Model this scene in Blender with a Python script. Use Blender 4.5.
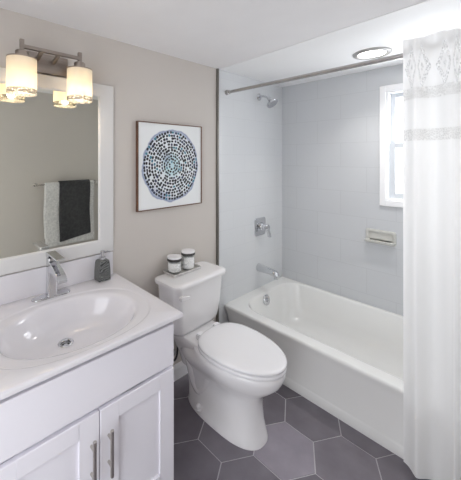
import bpy, bmesh, math, random
from mathutils import Vector, Matrix
random.seed(7)
for o in list(bpy.data.objects):
    bpy.data.objects.remove(o)
S = bpy.context.scene
COL = S.collection
PI = math.pi

# ------------------------------------------------------------------ camera, world, exposure
cam_d = bpy.data.cameras.new('camera')
cam = bpy.data.objects.new('camera', cam_d)
COL.objects.link(cam)
S.camera = cam
cam.location = (1.63, 0.0, 1.52)
cam.rotation_euler = (PI/2, 0, math.radians(48.0))
cam_d.sensor_width = 36.0
cam_d.sensor_fit = 'AUTO'
cam_d.lens = 304.0*36.0/480.0
cam_d.shift_x = (230.5-193.0)/480.0
cam_d.shift_y = -(240.0-157.2)/480.0
cam_d.clip_start = 0.02

world = bpy.data.worlds.new('daylight')
S.world = world
world.use_nodes = True
bg = world.node_tree.nodes['Background']
bg.inputs[0].default_value = (0.93, 0.955, 1.0, 1)
bg.inputs[1].default_value = 2.2
def portal(name, loc, rot, sx, sy):
    # marks an unseen doorway, placed so the world's light fills in from behind
    d = bpy.data.lights.new(name, 'AREA'); d.shape = 'RECTANGLE'; d.size = sx; d.size_y = sy
    o = bpy.data.objects.new(name, d); COL.objects.link(o); o.location = loc; o.rotation_euler = rot
    d.cycles.is_portal = True
ld = bpy.data.lights.new('window_daylight', 'AREA'); ld.shape = 'RECTANGLE'; ld.size = 0.66; ld.size_y = 0.92
ld.energy = 6.5; ld.color = (0.95, 0.975, 1.0)          # the overcast sky right outside the window
lo = bpy.data.objects.new('window_daylight', ld); COL.objects.link(lo); lo.location = (1.185, 2.78, 1.62); lo.rotation_euler = (-PI/2, 0, 0)
portal('doorway_fill_light', (1.25, -0.66, 1.02), (PI/2, 0, 0), 1.04, 2.04)
S.cycles.diffuse_bounces = 8
S.cycles.max_bounces = 16
S.view_settings.view_transform = 'Standard'
S.view_settings.look = 'None'
S.view_settings.gamma = 1.0
S.view_settings.use_curve_mapping = False
S.view_settings.exposure = 0.74

# ------------------------------------------------------------------ constants of the room
CEIL = 2.206      # ceiling height
YT = 1.715        # where the paint ends and the tile begins
YB = 2.628        # window wall
XE = 1.53         # end of the tub alcove
XR = 1.86         # right wall of the room
Y0 = -0.55        # wall behind the camera

# ------------------------------------------------------------------ materials
def mat(name, color, rough=0.5, metal=0.0, spec=0.5, coat=0.0, noise=0.0, nscale=8.0, bump=0.0, bscale=60.0,
        emit=None, estr=0.0, trans=0.0, stretch=None):
    m = bpy.data.materials.new(name)
    m.use_nodes = True
    nt = m.node_tree
    b = nt.nodes['Principled BSDF']
    b.inputs['Base Color'].default_value = (*color, 1)
    b.inputs['Roughness'].default_value = rough
    b.inputs['Metallic'].default_value = metal
    b.inputs['Specular IOR Level'].default_value = spec
    b.inputs['Coat Weight'].default_value = coat
    b.inputs['Coat Roughness'].default_value = 0.08
    b.inputs['Transmission Weight'].default_value = trans
    if emit:
        b.inputs['Emission Color'].default_value = (*emit, 1)
        b.inputs['Emission Strength'].default_value = estr
    tc = nt.nodes.new('ShaderNodeTexCoord')
    src = tc.outputs['Object']
    if stretch:
        mp = nt.nodes.new('ShaderNodeMapping')
        mp.inputs['Scale'].default_value = stretch
        nt.links.new(src, mp.inputs['Vector'])
        src = mp.outputs['Vector']
    n = nt.nodes.new('ShaderNodeTexNoise')
    n.inputs['Scale'].default_value = nscale
    n.inputs['Detail'].default_value = 4
    nt.links.new(src, n.inputs['Vector'])
    r = nt.nodes.new('ShaderNodeValToRGB')
    lo = [max(0, c*(1-noise)) for c in color]
    hi = [min(1, c*(1+noise)) for c in color]
    r.color_ramp.elements[0].color = (*lo, 1)
    r.color_ramp.elements[1].color = (*hi, 1)
    r.color_ramp.elements[0].position = 0.3
    r.color_ramp.elements[1].position = 0.7
    nt.links.new(n.outputs['Fac'], r.inputs['Fac'])
    nt.links.new(r.outputs['Color'], b.inputs['Base Color'])
    if bump:
        n2 = nt.nodes.new('ShaderNodeTexNoise')
        n2.inputs['Scale'].default_value = bscale
        nt.links.new(src, n2.inputs['Vector'])
        bp = nt.nodes.new('ShaderNodeBump')
        bp.inputs['Strength'].default_value = bump
        bp.inputs['Distance'].default_value = 0.002
        nt.links.new(n2.outputs['Fac'], bp.inputs['Height'])
        nt.links.new(bp.outputs['Normal'], b.inputs['Normal'])
    return m

def nodes_of(m):
    return m.node_tree.nodes, m.node_tree.links, m.node_tree.nodes['Principled BSDF']

def tile_mat(name, color, grout, axis, bw, rh, off=(0.0, 0.0), mortar=0.0022):
    """glazed wall tile in running bond, laid out in metres on the wall"""
    m = bpy.data.materials.new(name)
    m.use_nodes = True
    N, L, b = nodes_of(m)
    tc = N.new('ShaderNodeTexCoord')
    sp = N.new('ShaderNodeSeparateXYZ')
    cb = N.new('ShaderNodeCombineXYZ')
    L.new(tc.outputs['Object'], sp.inputs[0])
    ad = N.new('ShaderNodeMath'); ad.operation = 'ADD'; ad.inputs[1].default_value = off[0]
    az = N.new('ShaderNodeMath'); az.operation = 'ADD'; az.inputs[1].default_value = off[1]
    L.new(sp.outputs[axis], ad.inputs[0])
    L.new(sp.outputs['Z'], az.inputs[0])
    L.new(ad.outputs[0], cb.inputs['X'])
    L.new(az.outputs[0], cb.inputs['Y'])
    br = N.new('ShaderNodeTexBrick')
    br.inputs['Scale'].default_value = 1.0
    br.inputs['Brick Width'].default_value = bw
    br.inputs['Row Height'].default_value = rh
    br.inputs['Mortar Size'].default_value = mortar
    br.inputs['Mortar Smooth'].default_value = 0.15
    br.inputs['Color1'].default_value = (*color, 1)
    br.inputs['Color2'].default_value = (*[c*0.985 for c in color], 1)
    br.inputs['Mortar'].default_value = (*grout, 1)
    L.new(cb.outputs[0], br.inputs['Vector'])
    L.new(br.outputs['Color'], b.inputs['Base Color'])
    b.inputs['Roughness'].default_value = 0.22
    b.inputs['Specular IOR Level'].default_value = 0.45
    iv = N.new('ShaderNodeMath'); iv.operation = 'SUBTRACT'; iv.inputs[0].default_value = 1.0
    L.new(br.outputs['Fac'], iv.inputs[1])
    bp = N.new('ShaderNodeBump')
    bp.inputs['Strength'].default_value = 0.12
    bp.inputs['Distance'].default_value = 0.001
    L.new(iv.outputs[0], bp.inputs['Height'])
    L.new(bp.outputs['Normal'], b.inputs['Normal'])
    return m

def thin_glass(name, tint=(1, 1, 1), fac=0.08, rough=0.02):
    m = bpy.data.materials.new(name)
    m.use_nodes = True
    N, L, b = nodes_of(m)
    N.remove(b)
    out = N['Material Output']
    tr = N.new('ShaderNodeBsdfTransparent'); tr.inputs[0].default_value = (*tint, 1)
    gl = N.new('ShaderNodeBsdfGlossy'); gl.inputs['Roughness'].default_value = rough
    mx = N.new('ShaderNodeMixShader'); mx.inputs[0].default_value = fac
    L.new(tr.outputs[0], mx.inputs[1]); L.new(gl.outputs[0], mx.inputs[2]); L.new(mx.outputs[0], out.inputs[0])
    return m

M = {}
M['paint'] = mat('greige_wall_paint', (0.605, 0.565, 0.525), 0.75, noise=0.012, nscale=3, bump=0.03, bscale=220)
M['ceiling'] = mat('pale_grey_ceiling', (0.84, 0.83, 0.835), 0.85, noise=0.01, bump=0.03, bscale=200)
M['alcove_ceiling'] = mat('paler_alcove_ceiling', (0.90, 0.90, 0.90), 0.6, noise=0.005)  # slightly paler tone than the main ceiling
M['tile_back'] = tile_mat('large_shaded_white_tile', (0.58, 0.593, 0.61), (0.525, 0.535, 0.55), 'X', 0.40, 0.20, (-0.163, -0.04))  # same tile as the wet wall, its colour darkened for this wall's shade
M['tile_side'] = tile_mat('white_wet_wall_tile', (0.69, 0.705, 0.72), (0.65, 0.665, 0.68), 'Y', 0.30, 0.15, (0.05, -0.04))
M['edge'] = mat('brushed_edge_strip', (0.20, 0.19, 0.17), 0.4, 0.6, noise=0.05)
M['white_trim'] = mat('white_trim_paint', (0.86, 0.86, 0.87), 0.35, noise=0.005)
M['mirror_frame'] = mat('off_white_mirror_frame', (0.70, 0.695, 0.69), 0.35, noise=0.005)
M['sash'] = mat('pale_grey_window_vinyl', (0.60, 0.63, 0.66), 0.4, noise=0.005)
M['cabinet'] = mat('white_cabinet_paint', (0.84, 0.825, 0.88), 0.33, noise=0.006, nscale=3)
M['marble'] = mat('white_cultured_marble', (0.80, 0.785, 0.82), 0.10, coat=0.4, noise=0.012, nscale=4)
M['china'] = mat('white_vitreous_china', (0.83, 0.82, 0.825), 0.09, coat=0.5, noise=0.004)
M['seat'] = mat('white_seat_plastic', (0.84, 0.835, 0.85), 0.16, noise=0.004)
M['enamel'] = mat('white_tub_enamel', (0.80, 0.80, 0.785), 0.12, coat=0.4, noise=0.006)
M['chrome'] = mat('polished_chrome', (0.66, 0.67, 0.69), 0.09, 1.0, noise=0.02)
M['nickel'] = mat('brushed_nickel', (0.40, 0.35, 0.31), 0.32, 1.0, noise=0.06, nscale=90, stretch=(1, 0.06, 1))
M['satin'] = mat('satin_nickel_pull', (0.56, 0.53, 0.49), 0.26, 1.0, noise=0.04, nscale=80, stretch=(1, 1, 0.05))
M['frame'] = mat('copper_brown_frame', (0.16, 0.085, 0.055), 0.42, 0.35, noise=0.1, nscale=25)
M['grout'] = mat('pale_grey_grout', (0.46, 0.44, 0.46), 0.9, noise=0.08, nscale=30)
for i, k in enumerate((0.90, 1.0, 1.10, 1.60)):  # the last tone has light on the floor put into the tile colour
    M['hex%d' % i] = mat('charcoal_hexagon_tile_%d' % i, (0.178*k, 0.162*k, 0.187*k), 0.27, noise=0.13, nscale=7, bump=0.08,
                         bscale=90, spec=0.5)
M['stone'] = None
M['black_band'] = mat('dark_lid_band', (0.05, 0.048, 0.046), 0.5, noise=0.1)
M['cotton'] = mat('white_cotton', (0.93, 0.925, 0.915), 0.95, noise=0.03, nscale=80, bump=0.5, bscale=300)
M['hose'] = mat('dark_braided_hose', (0.07, 0.07, 0.075), 0.45, 0.4, noise=0.3, nscale=300)
M['white_towel'] = mat('white_waffle_terry', (0.72, 0.71, 0.70), 0.95, noise=0.16, nscale=55, bump=0.9, bscale=120)
M['grey_towel'] = mat('charcoal_terry', (0.055, 0.055, 0.058), 0.95, noise=0.3, nscale=40, bump=0.9, bscale=300)
M['black'] = mat('recess_shade_black', (0.02, 0.02, 0.02), 0.6, noise=0.05)
M['pane'] = thin_glass('window_glass', (1, 1, 1), 0.06)
M['jar'] = thin_glass('clear_jar_glass', (0.995, 1.0, 1.0), 0.04)
M['lens'] = mat('lit_downlight_lens', (0.9, 0.9, 0.9), 0.4, emit=(1.0, 0.97, 0.93), estr=9.0)
M['bulb'] = mat('warm_lit_bulb', (1, 0.9, 0.75), 0.4, emit=(1.0, 0.86, 0.66), estr=3.5)
M['mirror'] = mat('mirror_silver', (0.81, 0.825, 0.76), 0.008, 1.0, noise=0.0)

def make_marble_stone():
    m = mat('dark_veined_stone', (0.06, 0.065, 0.06), 0.3, noise=0.5, nscale=25)
    N, L, b = nodes_of(m)
    tc = N.new('ShaderNodeTexCoord')
    mp = N.new('ShaderNodeMapping'); mp.inputs['Rotation'].default_value = (0.9, 0.2, 0.5); mp.inputs['Scale'].default_value = (45, 45, 45)
    wv = N.new('ShaderNodeTexWave'); wv.inputs['Scale'].default_value = 1.3; wv.inputs['Distortion'].default_value = 9.0
    wv.inputs['Detail'].default_value = 4
    rp = N.new('ShaderNodeValToRGB')
    rp.color_ramp.elements[0].position = 0.45; rp.color_ramp.elements[0].color = (0.022, 0.023, 0.022, 1)
    rp.color_ramp.elements[1].position = 0.98; rp.color_ramp.elements[1].color = (0.30, 0.31, 0.30, 1)
    L.new(tc.outputs['Object'], mp.inputs[0]); L.new(mp.outputs[0], wv.inputs['Vector'])
    L.new(wv.outputs['Fac'], rp.inputs[0]); L.new(rp.outputs[0], b.inputs['Base Color'])
    return m
M['stone'] = make_marble_stone()

def make_shade_glass():
    """frosted white lamp glass, lit by the bulb inside"""
    m = bpy.data.materials.new('frosted_shade_glass'); m.use_nodes = True
    N, L, b = nodes_of(m)
    out = N['Material Output']
    tl = N.new('ShaderNodeBsdfTranslucent'); tl.inputs[0].default_value = (0.95, 0.90, 0.80, 1)
    b.inputs['Base Color'].default_value = (0.80, 0.77, 0.70, 1); b.inputs['Roughness'].default_value = 0.35
    nz = N.new('ShaderNodeTexNoise'); nz.inputs['Scale'].default_value = 30
    tc = N.new('ShaderNodeTexCoord'); L.new(tc.outputs['Object'], nz.inputs['Vector'])
    rp = N.new('ShaderNodeValToRGB')
    rp.color_ramp.elements[0].color = (0.84, 0.79, 0.68, 1); rp.color_ramp.elements[1].color = (0.96, 0.92, 0.84, 1)
    L.new(nz.outputs['Fac'], rp.inputs[0]); L.new(rp.outputs[0], tl.inputs[0])
    mx = N.new('ShaderNodeMixShader'); mx.inputs[0].default_value = 0.45
    L.new(b.outputs[0], mx.inputs[1]); L.new(tl.outputs[0], mx.inputs[2]); L.new(mx.outputs[0], out.inputs[0])
    return m
M['shade'] = make_shade_glass()

def make_crackle():
    """clear crackled glass hem of the lamp shades"""
    m = bpy.data.materials.new('crackled_clear_glass'); m.use_nodes = True
    N, L, b = nodes_of(m)
    out = N['Material Output']
    b.inputs['Base Color'].default_value = (0.30, 0.28, 0.25, 1); b.inputs['Roughness'].default_value = 0.2
    tr = N.new('ShaderNodeBsdfTransparent'); tr.inputs[0].default_value = (0.96, 0.95, 0.92, 1)
    vo = N.new('ShaderNodeTexVoronoi'); vo.inputs['Scale'].default_value = 120
    tc = N.new('ShaderNodeTexCoord'); L.new(tc.outputs['Object'], vo.inputs['Vector'])
    rp = N.new('ShaderNodeValToRGB'); rp.color_ramp.elements[0].position = 0.35; rp.color_ramp.elements[1].position = 0.5
    rp.color_ramp.elements[0].color = (0.1, 0.1, 0.1, 1); rp.color_ramp.elements[1].color = (0.75, 0.75, 0.75, 1)
    L.new(vo.outputs['Distance'], rp.inputs[0])
    mx = N.new('ShaderNodeMixShader')
    L.new(rp.outputs[0], mx.inputs[0]); L.new(tr.outputs[0], mx.inputs[1]); L.new(b.outputs[0], mx.inputs[2]); L.new(mx.outputs[0], out.inputs[0])
    return m
M['crackle'] = make_crackle()

def make_curtain_mat(name, lace):
    m = bpy.data.materials.new(name); m.use_nodes = True
    N, L, b = nodes_of(m)
    out = N['Material Output']
    b.inputs['Roughness'].default_value = 0.8
    b.inputs['Specular IOR Level'].default_value = 0.15
    tl = N.new('ShaderNodeBsdfTranslucent')
    col = (0.96, 0.96, 0.955, 1)
    b.inputs['Base Color'].default_value = col
    tl.inputs[0].default_value = col
    mx = N.new('ShaderNodeMixShader'); mx.inputs[0].default_value = {None: 0.30, 'header': 0.30, 'band': 0.24}[lace]
    L.new(b.outputs[0], mx.inputs[1]); L.new(tl.outputs[0], mx.inputs[2])
    last = mx
    tc = N.new('ShaderNodeTexCoord')
    wv = N.new('ShaderNodeTexNoise'); wv.inputs['Scale'].default_value = 350
    L.new(tc.outputs['Object'], wv.inputs['Vector'])
    bp = N.new('ShaderNodeBump'); bp.inputs['Strength'].default_value = 0.12; bp.inputs['Distance'].default_value = 0.001
    L.new(wv.outputs['Fac'], bp.inputs['Height']); L.new(bp.outputs[0], b.inputs['Normal'])
    if lace:
        # openwork: rows of diamonds with a floral net inside, from the cloth's own UV (metres)
        uv = N.new('ShaderNodeUVMap')
        sp = N.new('ShaderNodeSeparateXYZ'); L.new(uv.outputs[0], sp.inputs[0])
        def math_(op, a, c=None):
            n = N.new('ShaderNodeMath'); n.operation = op
            for i, v in enumerate((a, c)):
                if v is None: continue
                if isinstance(v, (int, float)): n.inputs[i].default_value = v
                else: L.new(v, n.inputs[i])
            return n.outputs[0]
        u = math_('MULTIPLY', sp.outputs['X'], 1/0.12)
        v = math_('MULTIPLY', sp.outputs['Y'], 1/0.26)
        du = math_('ABSOLUTE', math_('SUBTRACT', math_('FRACT', u), 0.5))
        dv = math_('ABSOLUTE', math_('SUBTRACT', math_('FRACT', v), 0.5))
        s = math_('ADD', du, dv)                     # 0..1, diamond distance
        ringd = math_('ABSOLUTE', math_('SUBTRACT', math_('FRACT', math_('MULTIPLY', s, 3.0)), 0.5))
        motif = math_('GREATER_THAN', ringd, 0.22)
        inside = math_('LESS_THAN', s, 0.46) if lace == 'header' else math_('LESS_THAN', dv, 2.0)
        vo = N.new('ShaderNodeTexVoronoi'); vo.feature = 'DISTANCE_TO_EDGE'; vo.inputs['Scale'].default_value = 95
        L.new(uv.outputs[0], vo.inputs['Vector'])
        net = math_('GREATER_THAN', vo.outputs['Distance'], 0.09)
        hole = math_('MULTIPLY', math_('MULTIPLY', motif, inside), net) if lace == 'header' else net
        if lace == 'band':          # embroidery in a slightly duller thread
            rp = N.new('ShaderNodeValToRGB')
            rp.color_ramp.elements[0].color = (0.96, 0.96, 0.95, 1); rp.color_ramp.elements[1].color = (0.78, 0.78, 0.77, 1)
            L.new(hole, rp.inputs[0])
            L.new(rp.outputs[0], b.inputs['Base Color']); L.new(rp.outputs[0], tl.inputs[0])
        fac = math_('MULTIPLY', hole, 0.42 if lace == 'header' else 0.0)
        tr = N.new('ShaderNodeBsdfTransparent')
        m2 = N.new('ShaderNodeMixShader')
        L.new(fac, m2.inputs[0]); L.new(last.outputs[0], m2.inputs[1]); L.new(tr.outputs[0], m2.inputs[2])
        last = m2
    L.new(last.outputs[0], out.inputs[0])
    return m
M['curtain'] = make_curtain_mat('white_curtain_cloth', None)
M['lace'] = make_curtain_mat('white_lace_header', 'header')
M['lace_band'] = make_curtain_mat('white_lace_band', 'band')

def make_print():
    """white canvas with soft blue and indigo washes inside the disc"""
    m = bpy.data.materials.new('blue_wash_canvas'); m.use_nodes = True
    N, L, b = nodes_of(m)
    b.inputs['Roughness'].default_value = 0.6
    tc = N.new('ShaderNodeTexCoord')
    mp = N.new('ShaderNodeMapping'); mp.inputs['Location'].default_value = (0, -1.263, -1.4635)
    L.new(tc.outputs['Object'], mp.inputs[0])
    ln = N.new('ShaderNodeVectorMath'); ln.operation = 'MULTIPLY'; ln.inputs[1].default_value = (0, 1, 1)
    L.new(mp.outputs[0], ln.inputs[0])
    le = N.new('ShaderNodeVectorMath'); le.operation = 'LENGTH'; L.new(ln.outputs[0], le.inputs[0])
    nz = N.new('ShaderNodeTexNoise'); nz.inputs['Scale'].default_value = 9; nz.inputs['Detail'].default_value = 3
    L.new(tc.outputs['Object'], nz.inputs['Vector'])
    wob = N.new('ShaderNodeMath'); wob.operation = 'MULTIPLY_ADD'; wob.inputs[1].default_value = 0.05; 
    L.new(nz.outputs['Fac'], wob.inputs[0]); L.new(le.outputs['Value'], wob.inputs[2])
    rp = N.new('ShaderNodeValToRGB')
    e = rp.color_ramp.elements
    e[0].position = 0.0; e[0].color = (0.55, 0.74, 0.80, 1)
    e[1].position = 1.0; e[1].color = (0.84, 0.86, 0.86, 1)
    for p, c in ((0.08, (0.60, 0.76, 0.80)), (0.12, (0.80, 0.86, 0.88)), (0.235, (0.80, 0.84, 0.87)), (0.250, (0.50, 0.56, 0.68)),
                 (0.262, (0.28, 0.33, 0.48)), (0.268, (0.84, 0.86, 0.86))):
        k = e.new(p); k.color = (*c, 1)
    L.new(wob.outputs[0], rp.inputs[0])
    n2 = N.new('ShaderNodeTexNoise'); n2.inputs['Scale'].default_value = 6; L.new(tc.outputs['Object'], n2.inputs['Vector'])
    mx = N.new('ShaderNodeMix'); mx.data_type = 'RGBA'
    r2 = N.new('ShaderNodeValToRGB'); r2.color_ramp.elements[0].position = 0.54; r2.color_ramp.elements[1].position = 0.72
    r2.color_ramp.elements[0].color = (0, 0, 0, 1); r2.color_ramp.elements[1].color = (0.7, 0.7, 0.7, 1)
    L.new(n2.outputs['Fac'], r2.inputs[0])
    gt = N.new('ShaderNodeMath'); gt.operation = 'LESS_THAN'; gt.inputs[1].default_value = 0.225
    L.new(le.outputs['Value'], gt.inputs[0])
    ml = N.new('ShaderNodeMath'); ml.operation = 'MULTIPLY'; L.new(gt.outputs[0], ml.inputs[0]); L.new(r2.outputs[0], ml.inputs[1])
    L.new(ml.outputs[0], mx.inputs[0]); L.new(rp.outputs[0], mx.inputs[6]); mx.inputs[7].default_value = (0.22, 0.26, 0.42, 1)
    L.new(mx.outputs[2], b.inputs['Base Color'])
    return m
M['print'] = make_print()
M['dot_a'] = mat('black_ink', (0.012, 0.013, 0.02), 0.5, noise=0.2)
M['dot_b'] = mat('indigo_ink', (0.025, 0.035, 0.085), 0.5, noise=0.2)
M['dot_c'] = mat('teal_ink', (0.05, 0.20, 0.27), 0.5, noise=0.2)

# ------------------------------------------------------------------ object helpers
def obj(name, bm, material, parent=None, smooth=True, angle=35, bevel=None, local=False, subsurf=0):
    bmesh.ops.remove_doubles(bm, verts=bm.verts, dist=1e-6)
    bmesh.ops.recalc_face_normals(bm, faces=bm.faces)
    me = bpy.data.meshes.new(name)
    bm.to_mesh(me); bm.free()
    o = bpy.data.objects.new(name, me)
    COL.objects.link(o)
    for mm in (material if isinstance(material, (list, tuple)) else [material]):
        me.materials.append(mm)
    if parent is not None:
        o.parent = parent
        if not local:
            o.matrix_parent_inverse = Matrix.Translation(-Vector(parent.get('_base', (0, 0, 0))))   # parts are modelled in room coordinates
    if bevel:
        bv = o.modifiers.new('bevel', 'BEVEL'); bv.width = bevel; bv.segments = 3; bv.limit_method = 'ANGLE'; bv.angle_limit = math.radians(40)
    if subsurf:
        ss = o.modifiers.new('sub', 'SUBSURF'); ss.levels = subsurf; ss.render_levels = subsurf
    if smooth:
        for p in me.polygons: p.use_smooth = True
        me.set_sharp_from_angle(angle=math.radians(angle))
    return o

def thing(name, label, cat, loc, group=None, rotz=0.0):
    o = bpy.data.objects.new(name, None)
    o.empty_display_size = 0.05
    COL.objects.link(o)
    o.location = loc
    o.rotation_euler = (0, 0, rotz)
    o['_base'] = tuple(loc)
    return tag(o, label, cat, group)

def tag(o, label, cat, group=None, kind=None):
    o['label'] = label; o['category'] = cat
    if group: o['group'] = group
    if kind: o['kind'] = kind
    return o

def struct(name, bm, material, parent=None, label=None, **kw):
    o = obj(name, bm, material, parent, **kw)
    if parent is None: o['kind'] = 'structure'
    if label: o['label'] = label
    return o

def B(): return bmesh.new()

def box(bm, x0, x1, y0, y1, z0, z1, mi=0):
    v = [bm.verts.new(p) for p in ((x0, y0, z0), (x1, y0, z0), (x1, y1, z0), (x0, y1, z0), (x0, y0, z1), (x1, y0, z1), (x1, y1, z1), (x0, y1, z1))]
    for f in ((0, 3, 2, 1), (4, 5, 6, 7), (0, 1, 5, 4), (1, 2, 6, 5), (2, 3, 7, 6), (3, 0, 4, 7)):
        fc = bm.faces.new([v[i] for i in f]); fc.material_index = mi
    return bm

def loft(bm, rings, cap0=True, cap1=True, closed=True, mi=0):
    vs = [[bm.verts.new(p) for p in r] for r in rings]
    n = len(rings[0])
    for a, b in zip(vs, vs[1:]):
        for i in range(n if closed else n-1):
            j = (i+1) % n
            f = bm.faces.new((a[i], a[j], b[j], b[i])); f.material_index = mi
    if cap0: f = bm.faces.new(vs[0][::-1]); f.material_index = mi
    if cap1: f = bm.faces.new(vs[-1]); f.material_index = mi
    return vs

def tube(bm, pts, r, seg=14, cap=True):
    pts = [Vector(p) for p in pts]
    rr = r if isinstance(r, (list, tuple)) else [r]*len(pts)
    rings = []
    up = None
    for i, p in enumerate(pts):
        t = (pts[min(i+1, len(pts)-1)] - pts[max(i-1, 0)]).normalized()
        if up is None:
            up = Vector((0, 0, 1)) if abs(t.z) < 0.9 else Vector((1, 0, 0))
        side = t.cross(up).normalized()
        up = side.cross(t).normalized()
        rings.append([p + rr[i]*(math.cos(a)*side + math.sin(a)*up) for a in [2*PI*k/seg for k in range(seg)]])
    return loft(bm, rings, cap, cap)

def curve_pts(ctrl, n=8):
    """smooth polyline (Catmull-Rom) through the control points"""
    c = [Vector(p) for p in ctrl]
    c = [2*c[0]-c[1]] + c + [2*c[-1]-c[-2]]
    out = []
    for i in range(1, len(c)-2):
        for k in range(n):
            t = k/n
            p0, p1, p2, p3 = c[i-1:i+3]
            out.append(0.5*((2*p1)+(p2-p0)*t+(2*p0-5*p1+4*p2-p3)*t*t+(3*p1-p0-3*p2+p3)*t**3))
    out.append(c[-2])
    return out

def lathe(bm, prof, org, axis=(0, 0, 1), seg=32, cap0=True, cap1=True):
    ax = Vector(axis).normalized()
    s = ax.cross(Vector((0, 0, 1)) if abs(ax.z) < 0.9 else Vector((1, 0, 0))).normalized()
    t = ax.cross(s)
    rings = [[Vector(org) + ax*h + r*(math.cos(a)*s + math.sin(a)*t) for a in [2*PI*k/seg for k in range(seg)]] for r, h in prof]
    return loft(bm, rings, cap0, cap1)

def rrect(x0, x1, y0, y1, r, z, n=8):
    pts = []
    for cx, cy, a0 in ((x1-r, y1-r, 0), (x0+r, y1-r, PI/2), (x0+r, y0+r, PI), (x1-r, y0+r, 1.5*PI)):
        for k in range(n+1):
            a = a0 + PI/2*k/n
            pts.append((cx+r*math.cos(a), cy+r*math.sin(a), z))
    return pts

def ray_rrect(cx, cy, hx, hy, r, ang):
    """distance point on a rounded rectangle along an angle from its centre"""
    c, s = math.cos(ang), math.sin(ang)
    t = min(hx/abs(c) if abs(c) > 1e-9 else 1e9, hy/abs(s) if abs(s) > 1e-9 else 1e9)
    if r > 0:
        px, py = abs(c*t), abs(s*t)
        if px > hx-r and py > hy-r:
            qx, qy = hx-r, hy-r
            bq = abs(c)*qx + abs(s)*qy
            cc = qx*qx + qy*qy - r*r
            t = bq + math.sqrt(max(0, bq*bq-cc))
    return (cx + c*t, cy + s*t)

def egg(cx, ab, af, hw, z, n=56, ef=2.0, eb=2.0, cy=0.0):
    """closed outline: back length ab (towards -x), front length af, half-width hw"""
    pts = []
    for k in range(n):
        a = 2*PI*k/n
        c, s = math.cos(a), math.sin(a)
        e = ef if c > 0 else eb
        L = af if c > 0 else ab
        pts.append((cx + L*math.copysign(abs(c)**(2/e), c), cy + hw*math.copysign(abs(s)**(2/e), s), z))
    return pts

# ================================================================== the room
def hex_floor():
    bm = B()
    x0, x1, y0, y1 = 0.0, XR, Y0, 1.86
    v = [bm.verts.new(p) for p in ((x0, y0, -0.0016), (x1, y0, -0.0016), (x1, y1, -0.0016), (x0, y1, -0.0016))]
    f = bm.faces.new(v); f.material_index = 4
    s, h = 0.1695, 0.1485
    cx0, cy0 = 0.5145, 1.2665
    g = 0.0055
    rnd = random.Random(3)
    for i in range(-4, 8):
        for j in range(-12, 6):
            cx = cx0 + 1.5*s*i
            cy = cy0 + 2*h*j + (h if i % 2 else 0)
            if cx < x0-s or cx > x1+s or cy < y0-h or cy > y1+h: continue
            ks, kh = s-g/1.7, h-g/2
            poly = [(cx+ks, cy), (cx+ks/2, cy+kh), (cx-ks/2, cy+kh), (cx-ks, cy), (cx-ks/2, cy-kh), (cx+ks/2, cy-kh)]
            for ax, lim, sg in ((0, x0, 1), (0, x1, -1), (1, y0, 1), (1, y1, -1)):   # cut the tiles at the walls
                out = []
                for a, b in zip(poly, poly[1:]+poly[:1]):
                    ia, ib = (a[ax]-lim)*sg >= 0, (b[ax]-lim)*sg >= 0
                    if ia: out.append(a)
                    if ia != ib:
                        t = (lim-a[ax])/(b[ax]-a[ax])
                        out.append((a[0]+t*(b[0]-a[0]), a[1]+t*(b[1]-a[1])))
                poly = out
                if len(poly) < 3: break
            if len(poly) < 3: continue
            top = [bm.verts.new((p[0], p[1], 0.0)) for p in poly]
            bot = [bm.verts.new((p[0], p[1], -0.0016)) for p in poly]
            mi = 3 if (i, round((cy-1.415)/h)) in ((1, 0), (3, -2)) else 2 if (i, round((cy-1.56)/h)) == (2, 0) else rnd.choice((0, 0, 1, 1, 2))  # picked tiles carry the floor's light in their colour, the rest vary at random
            fc = bm.faces.new(top); fc.material_index = mi
            for k in range(len(poly)):
                q = bm.faces.new((bot[k], bot[(k+1) % len(poly)], top[(k+1) % len(poly)], top[k])); q.material_index = mi
    box(bm, x0-0.1, x1+0.1, y0, YB+0.1, -0.12, -0.004, 4)
    me = bpy.data.meshes.new('floor')
    bm.to_mesh(me); bm.free()
    o = bpy.data.objects.new('floor', me); COL.objects.link(o)
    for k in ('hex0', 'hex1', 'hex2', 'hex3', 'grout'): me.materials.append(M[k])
    o['kind'] = 'structure'
    return o
hex_floor()

struct('wall_left', box(B(), -0.1, 0.0, Y0, YT, 0, CEIL), M['paint'], smooth=False)
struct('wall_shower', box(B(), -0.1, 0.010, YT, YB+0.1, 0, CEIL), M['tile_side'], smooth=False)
struct('wall_right', box(B(), XR, XR+0.1, Y0, 1.72, 0, CEIL), M['paint'], smooth=False)
bm = B()                              # unseen wall behind the camera; its doorway is placed to bring in front light
box(bm, -0.1, 0.74, Y0-0.1, Y0, 0, CEIL); box(bm, 1.76, XR+0.1, Y0-0.1, Y0, 0, CEIL); box(bm, 0.74, 1.76, Y0-0.1, Y0, 2.04, CEIL)
struct('wall_front', bm, M['paint'], smooth=False)
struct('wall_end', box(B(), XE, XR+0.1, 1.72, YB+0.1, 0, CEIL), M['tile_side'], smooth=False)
WX0, WX1, WZ0, WZ1 = 0.895, 1.475, 1.195, 2.022
bm = B()
box(bm, 0.010, WX0, YB, YB+0.1, 0, CEIL)
box(bm, WX1, XE, YB, YB+0.1, 0, CEIL)
box(bm, WX0, WX1, YB, YB+0.1, 0, WZ0)
box(bm, WX0, WX1, YB, YB+0.1, WZ1, CEIL)
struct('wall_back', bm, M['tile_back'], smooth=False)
def slab(pts, z0, z1):
    bm = B()
    loft(bm, [[(x, y, z0) for x, y in pts], [(x, y, z1) for x, y in pts]])
    return bm
struct('ceiling', slab([(-0.1, Y0), (XR+0.1, Y0), (XR+0.1, 1.605), (0, 1.738), (-0.1, 1.745)], CEIL, CEIL+0.1), M['ceiling'], smooth=False)
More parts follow.
